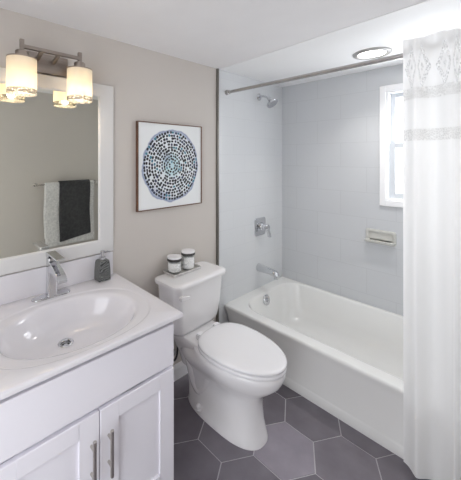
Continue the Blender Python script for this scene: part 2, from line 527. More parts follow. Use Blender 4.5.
struct('ceiling.001', slab([(-0.1, 1.745), (0, 1.738), (XR+0.1, 1.605), (XR+0.1, YB+0.1), (-0.1, YB+0.1)], CEIL-0.004, CEIL+0.1),
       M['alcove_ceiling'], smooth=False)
struct('trim_1', box(B(), -0.002, 0.016, YT-0.006, YT+0.010, 0, CEIL-0.001), M['edge'], smooth=False)
bm = B()
loft(bm, [[(x, y, z) for x, z in ((0, 0), (0.016, 0), (0.016, 0.075), (0.010, 0.09), (0.004, 0.10), (0, 0.10))] for y in (0.86, YT-0.007)])
struct('baseboard_left', bm, M['white_trim'], smooth=False)

# window in the back wall: casing, jambs, two sashes
win = bpy.data.objects.new('window_1', None); COL.objects.link(win)
win.location = (1.185, YB, WZ0); win['_base'] = (1.185, YB, WZ0); win['kind'] = 'structure'
def frame_bm(x0, x1, z0, z1, w, y0, y1, wb=None, wt=None):
    bm = B(); wb = wb or w; wt = wt or w
    box(bm, x0, x0+w, y0, y1, z0, z1); box(bm, x1-w, x1, y0, y1, z0, z1)
    box(bm, x0+w, x1-w, y0, y1, z0, z0+wb); box(bm, x0+w, x1-w, y0, y1, z1-wt, z1)
    return bm
obj('window_casing', frame_bm(0.857, 1.513, 1.153, 2.058, 0.042, YB-0.016, YB), M['white_trim'], win, bevel=0.004)
obj('window_jamb', frame_bm(WX0, WX1, WZ0, WZ1, 0.018, YB, YB+0.1), M['white_trim'], win, bevel=0.002)
us = obj('window_sash', frame_bm(0.913, 1.457, 1.59, 2.004, 0.032, YB+0.058, YB+0.085), M['sash'], win, bevel=0.003)
obj('window_pane', box(B(), 0.940, 1.430, YB+0.069, YB+0.073, 1.615, 1.98), M['pane'], us, smooth=False)
ls = obj('window_sash', frame_bm(0.913, 1.457, 1.213, 1.625, 0.038, YB+0.028, YB+0.055), M['sash'], win, bevel=0.003)
obj('window_pane', box(B(), 0.945, 1.425, YB+0.039, YB+0.043, 1.245, 1.59), M['pane'], ls, smooth=False)

# ================================================================== bathtub
tub = thing('bathtub', 'white alcove bathtub along the tiled wall under the window', 'bathtub', (0.77, 2.2, 0))
def make_tub():
    bm = B()
    x0, x1, y0, y1 = 0.0105, XE-0.001, 1.792, YB-0.001
    cx, cy = 0.765, 2.222
    angs = set(2*PI*k/120 for k in range(120))
    for px in (x0, x1):
        for py in (y0, y1): angs.add(math.atan2(py-cy, px-cx) % (2*PI))
    angs = sorted(angs)
    def outer(yf, z, ins=0.0):
        pts = []
        for a in angs:
            c, s = math.cos(a), math.sin(a)
            lx = (x1-ins-cx) if c > 0 else (x0+ins-cx)
            ly = (y1-ins-cy) if s > 0 else (yf-cy)
            t = min(lx/c if abs(c) > 1e-9 else 1e9, ly/s if abs(s) > 1e-9 else 1e9)
            pts.append((cx+c*t, cy+s*t, z))
        return pts
    def inner(hx, hy, r, z, ox=0.0, oy=0.0):
        return [(*ray_rrect(cx+ox, cy+oy, hx, hy, r, a), z) for a in angs]
    rings = [outer(1.810, 0.0), outer(1.808, 0.052), outer(1.812, 0.058), outer(1.815, 0.066), outer(1.812, 0.20), outer(1.804, 0.29), outer(1.795, 0.326),
             outer(1.791, 0.338), outer(1.790, 0.347), outer(1.792, 0.354), outer(1.798, 0.358), outer(1.806, 0.3585)]
    oy = 0.0175
    rings += [inner(0.676, 0.368, 0.17, 0.3585, 0, oy), inner(0.668, 0.362, 0.165, 0.3565, 0, oy), inner(0.663, 0.358, 0.16, 0.350, 0, oy),
              inner(0.658, 0.353, 0.16, 0.335, 0, oy), inner(0.642, 0.338, 0.16, 0.27, 0, oy), inner(0.617, 0.318, 0.16, 0.17, 0, oy),
              inner(0.59, 0.297, 0.16, 0.10, 0, oy), inner(0.56, 0.27, 0.15, 0.068), inner(0.50, 0.22, 0.13, 0.056), inner(0.2, 0.08, 0.06, 0.053)]
    loft(bm, rings, False, True)
    return bm
obj('tub_body', make_tub(), M['enamel'], tub, angle=50)
bm = B()
lathe(bm, [(0.0, 0.0), (0.041, 0.0), (0.042, 0.008), (0.038, 0.014), (0.012, 0.013), (0.010, 0.018), (0.0, 0.018)], (0.118, 2.20, 0.302), (1, 0, 0.25))
box(bm, 0.130, 0.142, 2.196, 2.204, 0.290, 0.322)
obj('overflow_plate', bm, M['chrome'], tub)['label'] = 'round chrome overflow plate'

sp = thing('tub_spout', 'chrome tub spout on the shower wall above the overflow plate', 'spout', (0.01, 2.24, 0.54))
bm = B()
def oct_ring(x, y, z, w, h):
    return [(x, y+w*math.cos(a), z+h*math.sin(a)) for a in [2*PI*k/24 for k in range(24)]]
loft(bm, [oct_ring(0.0101, 2.24, 0.543, 0.031, 0.034), oct_ring(0.02, 2.24, 0.543, 0.032, 0.035), oct_ring(0.11, 2.24, 0.540, 0.028, 0.029),
          oct_ring(0.17, 2.24, 0.536, 0.026, 0.026), oct_ring(0.20, 2.24, 0.530, 0.024, 0.024), oct_ring(0.213, 2.24, 0.522, 0.018, 0.018),
          oct_ring(0.217, 2.24, 0.518, 0.006, 0.006)])
obj('spout_body', bm, M['chrome'], sp)
bm = B(); lathe(bm, [(0.018, 0), (0.018, 0.035), (0.015, 0.036)], (0.192, 2.24, 0.490), seg=20)
obj('spout_nozzle', bm, M['chrome'], sp)

sv = thing('shower_valve', 'chrome shower valve with square plate and lever on the tiled shower wall', 'shower valve', (0.01, 2.26, 0.9))
bm = B()
rr = lambda x, h, r: [(x, p[0], p[1]) for p in rrect(2.262-h, 2.262+h, 0.902-h, 0.902+h, r, 0)]
loft(bm, [rr(0.0101, 0.078, 0.022), rr(0.016, 0.078, 0.022), rr(0.021, 0.070, 0.02)])
obj('valve_plate', bm, M['chrome'], sv)
bm = B()
lathe(bm, [(0.036, 0.0), (0.034, 0.02), (0.026, 0.026), (0.024, 0.055), (0.026, 0.058), (0.026, 0.075), (0.02, 0.082), (0, 0.083)], (0.021, 2.262, 0.905), (1, 0, 0))
loft(bm, [[(x+dx, y, z) for dx, y, z in ((-0.010, 2.252+s, 0.905+t), (0.010, 2.252+s, 0.905+t), (0.010, 2.278+s, 0.905+t), (-0.010, 2.278+s, 0.905+t))]
          for x, s, t in ((0.088, 0.0, 0.02), (0.090, 0.002, -0.02), (0.098, 0.008, -0.055), (0.102, 0.010, -0.082))])
obj('valve_handle', bm, M['chrome'], sv)

sh = thing('shower_sprayer', 'chrome shower head on a short arm high on the shower wall', 'shower head', (0.01, 2.25, 2.05))
bm = B(); lathe(bm, [(0.032, 0), (0.032, 0.004), (0.024, 0.012), (0.012, 0.014), (0, 0.014)], (0.0101, 2.25, 2.055), (1, 0, 0))
obj('arm_flange', bm, M['chrome'], sh)
bm = B(); tube(bm, curve_pts([(0.015, 2.25, 2.055), (0.055, 2.25, 2.056), (0.09, 2.25, 2.044), (0.118, 2.25, 2.022)]), 0.0095)
obj('shower_arm', bm, M['chrome'], sh)
bm = B()
lathe(bm, [(0.012, -0.005), (0.016, 0.004), (0.016, 0.016), (0.022, 0.026), (0.046, 0.040), (0.054, 0.048), (0.054, 0.060), (0.049, 0.064), (0, 0.062)],
      (0.113, 2.25, 2.027), (0.62, 0.05, -0.78))
obj('spray_head', bm, M['chrome'], sh)

bm = B()
x0, x1, z0, z1 = 0.757, 0.965, 0.855, 0.962
fr = lambda y, i: [(p[0], y, p[1]) for p in rrect(x0+i, x1-i, z0+i, z1-i, 0.016, 0)]
loft(bm, [fr(YB-0.0005, 0), fr(YB-0.008, 0.001), fr(YB-0.013, 0.007), fr(YB-0.012, 0.018), fr(YB-0.004, 0.024)], True, True)
lipr = lambda z, d, i: [(p[0], p[1], z) for p in rrect(x0+0.004+i, x1-0.004-i, YB-d, YB-0.004, 0.02, 0)]
loft(bm, [lipr(0.862, 0.040, 0.006), lipr(0.868, 0.056, 0), lipr(0.884, 0.060, 0), lipr(0.887, 0.056, 0.004), lipr(0.880, 0.050, 0.010), lipr(0.878, 0.046, 0.014)])
M['dish'] = mat('cream_glazed_ceramic', (0.55, 0.545, 0.51), 0.25, noise=0.01)
tag(obj('soap_dish', bm, M['dish']), 'off-white ceramic soap dish fixed to the tiled window wall', 'soap dish')

# ================================================================== curtain and rod
rod = thing('shower_curtain_rod', 'nickel shower curtain rod spanning the tub below the ceiling', 'curtain rod', (0.77, 1.817, 2.034))
bm = B(); tube(bm, [(0.012, 1.817, 2.034), (XE-0.001, 1.817, 2.034)], 0.0125, 20)
M['rodm'] = mat('satin_rod_metal', (0.52, 0.50, 0.48), 0.25, 1.0, noise=0.03)
obj('rod_tube', bm, M['rodm'], rod)
for x, ax in ((0.0101, 1), (XE-0.0001, -1)):
    bm = B(); lathe(bm, [(0.021, 0), (0.021, 0.008), (0.017, 0.014), (0.017, 0.03), (0.0127, 0.031)], (x, 1.817, 2.034), (ax, 0, 0), seg=24)
    obj('rod_flange', bm, M['rodm'], rod)

cur = thing('shower_curtain', 'long white shower curtain with lace header bunched at the right end of the rod', 'shower curtain', (1.36, 1.77, 0.012))
def fold(u, z):
    """y offset of the cloth at run u (0..1 over the gathered width) and height z"""
    t = z/2.1
    a = 0.019 + 0.004*(1-t)
    ph = 2*PI*(u*2.45) + 0.35*math.sin(3*u+2.2*(1-t)) 
    return a*math.cos(ph) + 0.006*math.sin(2*PI*u*5.3 + 1.0)*(0.4+0.6*t)
CX0, CX1 = 1.203, 1.527
def cur_pt(u, z):
    t = z/2.1
    y = 1.772*t + 1.758*(1-t) + fold(u, z)
    x = CX0 + (CX1-CX0)*u + 0.012*math.sin(2*PI*u*2.45)
    x += 0.006*(1-t)*(1-u)
    return Vector((x, y, z))
def sheet(z0, z1, nz, topwave=False, nu=120):
    bm = B(); uvl = bm.loops.layers.uv.new('cloth')
    g = []
    for j in range(nz+1):
        row = []
        for i in range(nu+1):
            u = i/nu
            zt = z1 + (0.016*max(0, -math.cos(2*PI*u*2.45+PI))-0.004 if topwave else 0)
            z = z0 + (zt-z0)*j/nz
            row.append((bm.verts.new(cur_pt(u, z)), u*0.62, z))
        g.append(row)
    for j in range(nz):
        for i in range(nu):
            q = (g[j][i], g[j][i+1], g[j+1][i+1], g[j+1][i])
            f = bm.faces.new([k[0] for k in q])
            for lp, k in zip(f.loops, q): lp[uvl].uv = (k[1], k[2])
    return bm
def cloth(name, bm, m, th=0.0016):
    o = obj(name, bm, m, cur, angle=180)
    return o
cloth('curtain_panel', sheet(0.012, 1.60, 40), M['curtain'])
cloth('lace_band', sheet(1.60, 1.655, 3), M['lace_band'])['label'] = 'lower openwork lace band'
cloth('curtain_panel', sheet(1.655, 1.80, 6), M['curtain'])
cloth('lace_band', sheet(1.80, 1.855, 3), M['lace_band'])['label'] = 'upper openwork lace band'
cloth('lace_header', sheet(1.855, 2.092, 10, True), M['lace'])['label'] = 'lace header with diamond motifs'
for j in range(6):       # loops on the back of the header that carry it on the rod
    p = cur_pt(0.06 + 0.17*j, 2.034)
    bm = B()
    ring = [(p.x-0.006, 1.817 + 0.0155*math.cos(a), 2.034 + 0.0155*math.sin(a)) for a in [2*PI*k/20 for k in range(20)]]
    loft(bm, [ring, [(q[0]+0.012, q[1], q[2]) for q in ring]], False, False)
    box(bm, p.x-0.006, p.x+0.006, p.y, 1.817-0.0150, 2.030, 2.038)
    obj('hanging_loop', bm, M['curtain'], cur)

# ================================================================== recessed light
rl = thing('recessed_ceiling_light', 'round recessed light glowing in the ceiling over the tub', 'ceiling light', (0.935, 2.20, CEIL-0.004))
bm = B(); lathe(bm, [(0.112, 0.0), (0.110, -0.007), (0.102, -0.013), (0.088, -0.013), (0.078, -0.006), (0.078, 0.0)], (0.935, 2.20, CEIL-0.0042), seg=48, cap0=False, cap1=False)
M['ring'] = mat('grey_light_trim', (0.42, 0.41, 0.40), 0.4, 0.3, noise=0.02)
obj('light_trim', bm, M['ring'], rl)
bm = B(); lathe(bm, [(0.079, 0.0), (0.079, -0.006), (0.06, -0.010), (0.0, -0.012)], (0.935, 2.20, CEIL-0.0042), seg=48)
obj('light_lens', bm, M['lens'], rl)
ld = bpy.data.lights.new('downlight_lamp', 'AREA'); ld.shape = 'DISK'; ld.size = 0.14; ld.energy = 1.9; ld.spread = math.radians(115); ld.color = (1.0, 0.97, 0.94)
lo = bpy.data.objects.new('downlight_lamp', ld); COL.objects.link(lo); lo.location = (0.935, 2.20, CEIL-0.018)

# ================================================================== vanity
VC = 0.478
van = thing('vanity_cabinet', 'white shaker vanity cabinet with two doors under the sink top', 'cabinet', (0.3, VC, 0))
FX = 0.585
bm = B()
box(bm, 0.004, FX, 0.131, 0.147, 0.10, 0.822); box(bm, 0.004, FX, 0.809, 0.825, 0.10, 0.822)      # sides
box(bm, 0.004, 0.012, 0.147, 0.809, 0.10, 0.70); box(bm, 0.012, FX, 0.147, 0.809, 0.10, 0.116)    # back, bottom
box(bm, FX-0.019, FX, 0.147, 0.809, 0.60, 0.645); box(bm, FX-0.019, FX, 0.147, 0.809, 0.79, 0.822)  # rails
box(bm, FX-0.010, FX, 0.147, 0.809, 0.645, 0.79); box(bm, FX-0.019, FX, 0.455, 0.50, 0.116, 0.60)
box(bm, FX-0.088, FX-0.07, 0.135, 0.821, 0.0, 0.10); box(bm, 0.004, FX-0.088, 0.135, 0.151, 0.0, 0.10); box(bm, 0.004, FX-0.088, 0.805, 0.821, 0.0, 0.10)
obj('cabinet_body', bm, M['cabinet'], van, bevel=0.002)
obj('drawer_front', box(B(), FX, FX+0.019, 0.142, 0.814, 0.632, 0.805), M['cabinet'], van, bevel=0.004)
def door(y0, y1, z0, z1, hy):
    bm = B(); st = 0.072; rt = 0.063; rb = 0.078
    xa, xb = FX, FX+0.019
    box(bm, xa, xb, y0, y0+st, z0, z1); box(bm, xa, xb, y1-st, y1, z0, z1)
    box(bm, xa, xb, y0+st, y1-st, z0, z0+rb); box(bm, xa, xb, y0+st, y1-st, z1-rt, z1)
    d = obj('cabinet_door', bm, M['cabinet'], van, bevel=0.003)
    obj('door_panel', box(B(), xa+0.001, xa+0.009, y0+st-0.002, y1-st+0.002, z0+rb-0.002, z1-rt+0.002), M['cabinet'], d, smooth=False)
    bm = B()
    tube(bm, [(xb+0.029, hy, 0.382), (xb+0.029, hy, 0.546)], 0.0066, 14)
    for z in (0.416, 0.512): tube(bm, [(xb-0.001, hy, z), (xb+0.029, hy, z)], 0.0048, 12)
    obj('door_handle', bm, M['satin'], d)['label'] = 'satin nickel bar pull'
door(0.4795, 0.814, 0.125, 0.616, 0.511)
door(0.142, 0.4765, 0.125, 0.616, 0.446)

top = thing('sink_countertop', 'white cultured marble vanity top with a molded oval sink', 'sink', (0.3, VC, 0.815))
ZC = 0.845
SX, SY = 0.352, 0.478
def make_top():
    bm = B()
    x0, x1, y0, y1 = 0.002, 0.616, 0.101, 0.855
    angs = set(2*PI*k/112 for k in range(112))
    for px in (x0, x1):
        for py in (y0, y1): angs.add(math.atan2(py-SY, px-SX) % (2*PI))
    angs = sorted(angs)
    def rect(i, z):
        out = []
        for a in angs:
            c, s = math.cos(a), math.sin(a)
            lx = (x1-i-SX) if c > 0 else (x0+i-SX)
            ly = (y1-i-SY) if s > 0 else (y0+i-SY)
            t = min(lx/c if abs(c) > 1e-9 else 1e9, ly/s if abs(s) > 1e-9 else 1e9)
            out.append((SX+c*t, SY+s*t, z))
        return out
    def ell(hx, hy, z, e=2.0, ox=0, oy=0):
        out = []
        for a in angs:
            c, s = math.cos(a), math.sin(a)
            t = (abs(c/hx)**e + abs(s/hy)**e)**(-1/e)
            out.append((SX+ox+c*t, SY+oy+s*t, z))
        return out
    rings = [rect(0.012, 0.8225), rect(0.001, 0.8235), rect(0.0, 0.826), rect(0.0, 0.839), rect(0.002, 0.843), rect(0.006, ZC)]
    rings += [ell(0.241, 0.334, ZC, 2.5), ell(0.238, 0.330, ZC-0.0004, 2.5), ell(0.2345, 0.3255, ZC-0.0035, 2.5), ell(0.230, 0.320, ZC-0.0042, 2.45),
              ell(0.217, 0.288, ZC-0.0034, 2.2), ell(0.209, 0.276, ZC-0.006, 2.1), ell(0.204, 0.269, ZC-0.012, 2.05), ell(0.199, 0.263, ZC-0.028, 2.0),
              ell(0.186, 0.246, ZC-0.062, 2.0, -0.003), ell(0.168, 0.222, ZC-0.096, 2.0, -0.008), ell(0.132, 0.175, ZC-0.122, 2.0, -0.020),
              ell(0.085, 0.11, ZC-0.134, 2, -0.045), ell(0.045, 0.052, ZC-0.138, 2, -0.075), ell(0.026, 0.026, ZC-0.140, 2, -0.088),
              ell(0.0205, 0.0205, ZC-0.144, 2, -0.088), ell(0.0200, 0.0200, ZC-0.170, 2, -0.088)]
    loft(bm, rings, False, True)
    return bm
obj('sink_top', make_top(), M['marble'], top, angle=40)
bm = B()
box(bm, 0.0005, 0.013, 0.101, 0.834, ZC-0.002, 0.974)
obj('backsplash', bm, M['marble'], top, bevel=0.004)
dx, dy, dz = SX-0.088, SY, ZC-0.140
dr = B()
lathe(dr, [(0.0205, -0.010), (0.0205, -0.001), (0.024, 0.0025), (0.030, 0.0035), (0.033, 0.0005)], (dx, dy, dz), seg=32, cap0=False, cap1=False)
lathe(dr, [(0.0, -0.017), (0.0095, -0.016), (0.0105, -0.010), (0.008, -0.006), (0.0, -0.005)], (dx, dy, dz), seg=28, cap0=False, cap1=False)
d_ = obj('sink_drain', dr, M['chrome'], top); d_['label'] = 'chrome drain with stopper'
bm = B(); lathe(bm, [(0.0200, 0.0), (0.0, 0.001)], (dx, dy, dz-0.011), seg=28, cap0=False, cap1=False)  # black disc painted for the dark inside the drain
obj('drain_shade_disc', bm, M['black'], top)

# faucet
fa = thing('sink_faucet', 'chrome single lever faucet on the deck behind the oval sink', 'faucet', (0.068, VC, ZC))
FXC = 0.070
bm = B()
loft(bm, [rrect(FXC-0.026+i, FXC+0.026-i, VC-0.088+i, VC+0.088-i, 0.025-i, z) for i, z in ((0, ZC+0.0002), (0, ZC+0.004), (0.002, ZC+0.007), (0.004, ZC+0.008))])
obj('deck_plate', bm, M['chrome'], fa)
bm = B()
loft(bm, [rrect(FXC-w, FXC+w, VC-w, VC+w, 0.007, z) for w, z in ((0.0235, ZC+0.008), (0.0225, ZC+0.014), (0.0205, ZC+0.06), (0.0200, ZC+0.12), (0.0200, ZC+0.186), (0.0190, ZC+0.189))])
obj('faucet_body', bm, M['chrome'], fa)
bm = B()
# open waterfall spout: a curved flat lip
def trough(x, z, w, h):
    return [(x, VC-w, z), (x, VC+w, z), (x, VC+w, z-h), (x, VC-w, z-h)]
loft(bm, [trough(FXC+0.012, ZC+0.178, 0.0190, 0.060), trough(FXC+0.035, ZC+0.172, 0.0190, 0.046), trough(FXC+0.070, ZC+0.163, 0.0195, 0.034),
          trough(FXC+0.105, ZC+0.153, 0.020, 0.027), trough(FXC+0.135, ZC+0.141, 0.020, 0.024), trough(FXC+0.152, ZC+0.130, 0.020, 0.020), trough(FXC+0.158, ZC+0.122, 0.020, 0.013)])
obj('faucet_spout', bm, M['chrome'], fa, bevel=0.002)
bm = B()
loft(bm, [trough(FXC-0.024, ZC+0.212, 0.0195, 0.022), trough(FXC-0.012, ZC+0.2155, 0.0205, 0.026), trough(FXC+0.014, ZC+0.2155, 0.0205, 0.024), trough(FXC+0.024, ZC+0.215, 0.0205, 0.010),
          trough(FXC+0.080, ZC+0.2125, 0.0205, 0.0065), trough(FXC+0.128, ZC+0.2105, 0.0205, 0.005)])
obj('faucet_lever', bm, M['chrome'], fa, bevel=0.0015)

# soap dispenser
so = thing('soap_dispenser', 'dark veined stone soap dispenser in the counter corner by the wall', 'soap dispenser', (0.0475, 0.752, ZC))
bm = B()
px, py = 0.0475, 0.752
loft(bm, [rrect(px-w, px+w, py-w, py+w, r, z) for w, r, z in ((0.030, 0.007, ZC+0.0002), (0.0345, 0.008, ZC+0.003), (0.034, 0.008, ZC+0.05), (0.0315, 0.008, ZC+0.092), (0.029, 0.009, ZC+0.106),
     (0.024, 0.010, ZC+0.111), (0.016, 0.010, ZC+0.112))])
obj('stone_bottle', bm, M['stone'], so)
bm = B()
lathe(bm, [(0.0165, 0), (0.0165, 0.014), (0.013, 0.016), (0.008, 0.017), (0.008, 0.032), (0.0125, 0.033), (0.0125, 0.046), (0.010, 0.048), (0, 0.048)], (px, py, ZC+0.1115), seg=24)
tube(bm, [(px, py, ZC+0.151), (px+0.004, py+0.030, ZC+0.150), (px+0.005, py+0.042, ZC+0.145)], 0.0042, 12)
obj('soap_pump', bm, M['chrome'], so)['label'] = 'chrome pump top'

# mirror
mir = thing('wall_mirror', 'rectangular wall mirror in a wide white frame above the sink', 'mirror', (0.0, VC, 0.98))
bm = B()
y0, y1, z0, z1 = 0.123, 0.833, 0.982, 1.928
w, wb, wt = 0.089, 0.075, 0.070
def prof(i, x): return [(x, y0+i*w, z0+i*wb), (x, y1-i*w, z0+i*wb), (x, y1-i*w, z1-i*wt), (x, y0+i*w, z1-i*wt)]
loft(bm, [prof(0, 0.0005), prof(0, 0.018), prof(0.03, 0.020), prof(0.88, 0.020), prof(0.93, 0.017), prof(0.97, 0.013), prof(1.0, 0.008)], True, False)
obj('mirror_frame', bm, M['mirror_frame'], mir, smooth=False)
bm = B()
f = bm.faces.new([bm.verts.new(p) for p in prof(0.99, 0.0085)])
obj('mirror_glass', bm, M['mirror'], mir, smooth=False)

# ================================================================== vanity light
vl = thing('vanity_light', 'two light brushed nickel vanity fixture with glowing glass shades above the mirror', 'wall light', (0.0, 0.463, 1.98))
ZB = 2.016
XS = 0.112
YS = (0.340, 0.600)
bm = B(); box(bm, 0.0005, 0.022, 0.350, 0.574, 1.936, 2.030)
obj('back_plate', bm, M['nickel'], vl, bevel=0.003)
bm = B(); box(bm, XS-0.008, XS+0.008, YS[0]-0.004, YS[1]+0.004, ZB-0.008, ZB+0.008)
obj('cross_bar', bm, M['nickel'], vl, bevel=0.001)
for y in (0.425, 0.501):
    bm = B()
    loft(bm, [[(x, y-0.008, z-0.008), (x, y+0.008, z-0.008), (x, y+0.008, z+0.008), (x, y-0.008, z+0.008)] for x, z in ((0.022, 1.995), (0.05, 1.998), (XS-0.008, ZB-0.001))])
    obj('support_arm', bm, M['nickel'], vl, bevel=0.001)
for y in YS:
    bm = B()
    box(bm, XS-0.0085, XS+0.0085, y-0.0085, y+0.0085, 1.985, 2.046)
    obj('post', bm, M['nickel'], vl, bevel=0.001)
    bm = B(); lathe(bm, [(0.0, 0.033), (0.024, 0.033), (0.027, 0.029), (0.027, 0.004), (0.050, 0.003), (0.061, 0.001), (0.061, -0.004), (0, -0.004)], (XS, y, 1.9615), seg=32)
    obj('socket_cap', bm, M['nickel'], vl)
    bm = B(); lathe(bm, [(0.060, 1.957), (0.0605, 1.87), (0.0605, 1.822), (0.0575, 1.822), (0.0575, 1.87), (0.057, 1.957)], (XS, y, 0), seg=40, cap0=False, cap1=False)
    shd = obj('lamp_shade', bm, M['shade'], vl)
    bm = B(); lathe(bm, [(0.0605, 1.822), (0.0605, 1.803), (0.059, 1.8005), (0.0575, 1.803), (0.0575, 1.822)], (XS, y, 0), seg=40, cap0=False, cap1=False)
    obj('shade_rim', bm, M['crackle'], shd)['label'] = 'clear crackled glass hem'
    bm = B(); lathe(bm, [(0.0, 1.845), (0.014, 1.849), (0.022, 1.862), (0.023, 1.876), (0.016, 1.900), (0.012, 1.915), (0.012, 1.955), (0, 1.956)], (XS, y, 0), seg=20, cap0=False, cap1=False)
    obj('light_bulb', bm, M['bulb'], vl)
    ld = bpy.data.lights.new('vanity_bulb_light', 'POINT'); ld.energy = 0.5; ld.color = (1.0, 0.84, 0.64); ld.shadow_soft_size = 0.02
    lo = bpy.data.objects.new('vanity_bulb_light', ld); COL.objects.link(lo); lo.location = (XS, y, 1.832)

# ================================================================== picture
art = thing('framed_picture', 'square framed abstract print of a dotted dark blue disc on the wall', 'picture', (0, 1.263, 1.18))
AY0, AY1, AZ0, AZ1 = 0.992, 1.534, 1.184, 1.743
bm = B()
def ap(i, x): return [(x, AY0+i, AZ0+i), (x, AY1-i, AZ0+i), (x, AY1-i, AZ1-i), (x, AY0+i, AZ1-i)]
loft(bm, [ap(0, 0.0005), ap(0, 0.024), ap(0.0055, 0.024), ap(0.0055, 0.017)], True, False)
obj('picture_frame', bm, M['frame'], art, smooth=False)
bm = B()
f = bm.faces.new([bm.verts.new(p) for p in ap(0.0053, 0.0175)])
cy, cz = (AY0+AY1)/2, (AZ0+AZ1)/2
rnd = random.Random(11)
nr = 11
for k in range(nr):
    r = 0.024 + (0.222-0.024)*k/(nr-1)
    cnt = max(6, int(2*PI*r/(0.0225 if k > 3 else 0.019)))
    for j in range(cnt):
        a = 2*PI*(j+rnd.uniform(-0.18, 0.18))/cnt + k*0.4
        if rnd.random() < 0.03: continue
        rr_ = r + rnd.uniform(-0.0025, 0.0025)
        sw = 0.0094*rnd.uniform(0.8, 1.2)*(0.85 if k < 4 else 1); sh_ = 0.0080*rnd.uniform(0.85, 1.15)*(0.85 if k < 4 else 1)
        y, z = cy - 0.0 + rr_*math.cos(a), cz + rr_*math.sin(a)
        pts = []
        for q in range(8):
            b = 2*PI*q/8 + PI/8
            ly, lz = sh_*math.copysign(abs(math.cos(b))**0.6, math.cos(b)), sw*math.copysign(abs(math.sin(b))**0.6, math.sin(b))
            pts.append(bm.verts.new((0.0179, y + ly*math.cos(a) - lz*math.sin(a), z + ly*math.sin(a) + lz*math.cos(a))))
        fc = bm.faces.new(pts)
        fc.material_index = rnd.choices((1, 2, 3), (0.80, 0.14, 0.05 if math.cos(a-0.5) < 0.5 else 0.16))[0]
obj('picture_print', bm, [M['print'], M['dot_a'], M['dot_b'], M['dot_c']], art, smooth=False)

# ================================================================== toilet (built along +x, then turned a touch)
wc = thing('toilet', 'white two piece toilet with closed lid between the vanity and bathtub', 'toilet', (0.0, 1.324, 0.0), rotz=math.radians(2.6))
def part(name, bm, m, par=None, **kw): return obj(name, bm, m, par or wc, local=True, **kw)
bm = B()
cx = 0.46
rings = []
for z, xb, xf, hw, ef, eb in ((0.0, 0.150, 0.690, 0.122, 2.5, 2.6), (0.012, 0.150, 0.690, 0.122, 2.5, 2.6), (0.03, 0.155, 0.684, 0.117, 2.5, 2.6), (0.10, 0.160, 0.668, 0.106, 2.5, 3.2), (0.18, 0.145, 0.662, 0.104, 2.5, 3.2),
                              (0.235, 0.125, 0.672, 0.108, 2.4, 3.2), (0.275, 0.112, 0.705, 0.128, 2.2, 3.2), (0.31, 0.110, 0.747, 0.153, 2.1, 3.2), (0.345, 0.13, 0.779, 0.172, 2.05, 2.2),
                              (0.38, 0.225, 0.795, 0.182, 2.0, 2.2), (0.40, 0.228, 0.799, 0.184, 2.0, 2.2), (0.410, 0.232, 0.795, 0.180, 2.0, 2.2), (0.414, 0.240, 0.786, 0.170, 2, 2.2)):
    rings.append(egg(cx, cx-xb, xf-cx, hw, z, 64, ef, eb))
loft(bm, rings)
# tank deck at the back, flowing down into the trapway
loft(bm, [rrect(x0, x1, -w, w, r, z) for z, x0, x1, w, r in ((0.20, 0.10, 0.30, 0.075, 0.05), (0.28, 0.07, 0.34, 0.085, 0.05), (0.33, 0.05, 0.36, 0.105, 0.05), (0.375, 0.040, 0.40, 0.128, 0.05),
     (0.405, 0.035, 0.42, 0.138, 0.045), (0.418, 0.035, 0.42, 0.138, 0.045), (0.423, 0.042, 0.41, 0.130, 0.04))])
for s in (-1, 1):        # trapway relief on both flanks
    tube(bm, curve_pts([(0.47, s*0.070, 0.300), (0.42, s*0.076, 0.275), (0.375, s*0.076, 0.225), (0.340, s*0.073, 0.160), (0.295, s*0.070, 0.115), (0.250, s*0.070, 0.145), (0.225, s*0.076, 0.22), (0.20, s*0.078, 0.31)], 7),
         [0.034]*50, 14)
part('toilet_bowl', bm, M['china'], angle=60)
for s in (-1, 1):
    bm = B(); lathe(bm, [(0.016, 0.0), (0.016, 0.006), (0.013, 0.016), (0.007, 0.021), (0, 0.022)], (0.315, s*0.112, 0.046), (0, s*0.6, 1), seg=20)
    lathe(bm, [(0.020, -0.008), (0.020, 0.004), (0.016, 0.006)], (0.315, s*0.110, 0.040), (0, s*0.6, 1), seg=20)
    part('bolt_cap', bm, M['seat'])
# tank
def trect(x0, x1, hw, r, z, bow=0.014, n=10):
    """rounded rectangle with a softly bowed front"""
    pts = []
    for p in rrect(x0, x1, -hw, hw, r, z, n):
        t = (p[0]-x0)/(x1-x0)
        pts.append((p[0] + bow*t*(1-(p[1]/hw)**2), p[1], z))
    return pts
bm = B()
loft(bm, [trect(0.075, 0.185, 0.150, 0.045, 0.424), trect(0.055, 0.205, 0.178, 0.05, 0.432), trect(0.045, 0.216, 0.192, 0.05, 0.455), trect(0.038, 0.224, 0.200, 0.048, 0.50), trect(0.034, 0.232, 0.207, 0.045, 0.60),
          trect(0.030, 0.240, 0.216, 0.042, 0.731)])
part('toilet_tank', bm, M['china'], angle=50)
bm = B()
loft(bm, [trect(0.028, 0.246, 0.223, 0.040, 0.7280), trect(0.022, 0.256, 0.233, 0.042, 0.7340), trect(0.020, 0.258, 0.235, 0.042, 0.7470), trect(0.022, 0.255, 0.233, 0.042, 0.7580), trect(0.032, 0.243, 0.219, 0.040, 0.7645),
          trect(0.045, 0.228, 0.204, 0.036, 0.7655)])
part('tank_lid', bm, M['china'], angle=50)
bm = B()
lathe(bm, [(0.014, 0), (0.014, 0.010), (0.010, 0.014)], (0.232, -0.182, 0.683), (1, 0, 0), seg=20)
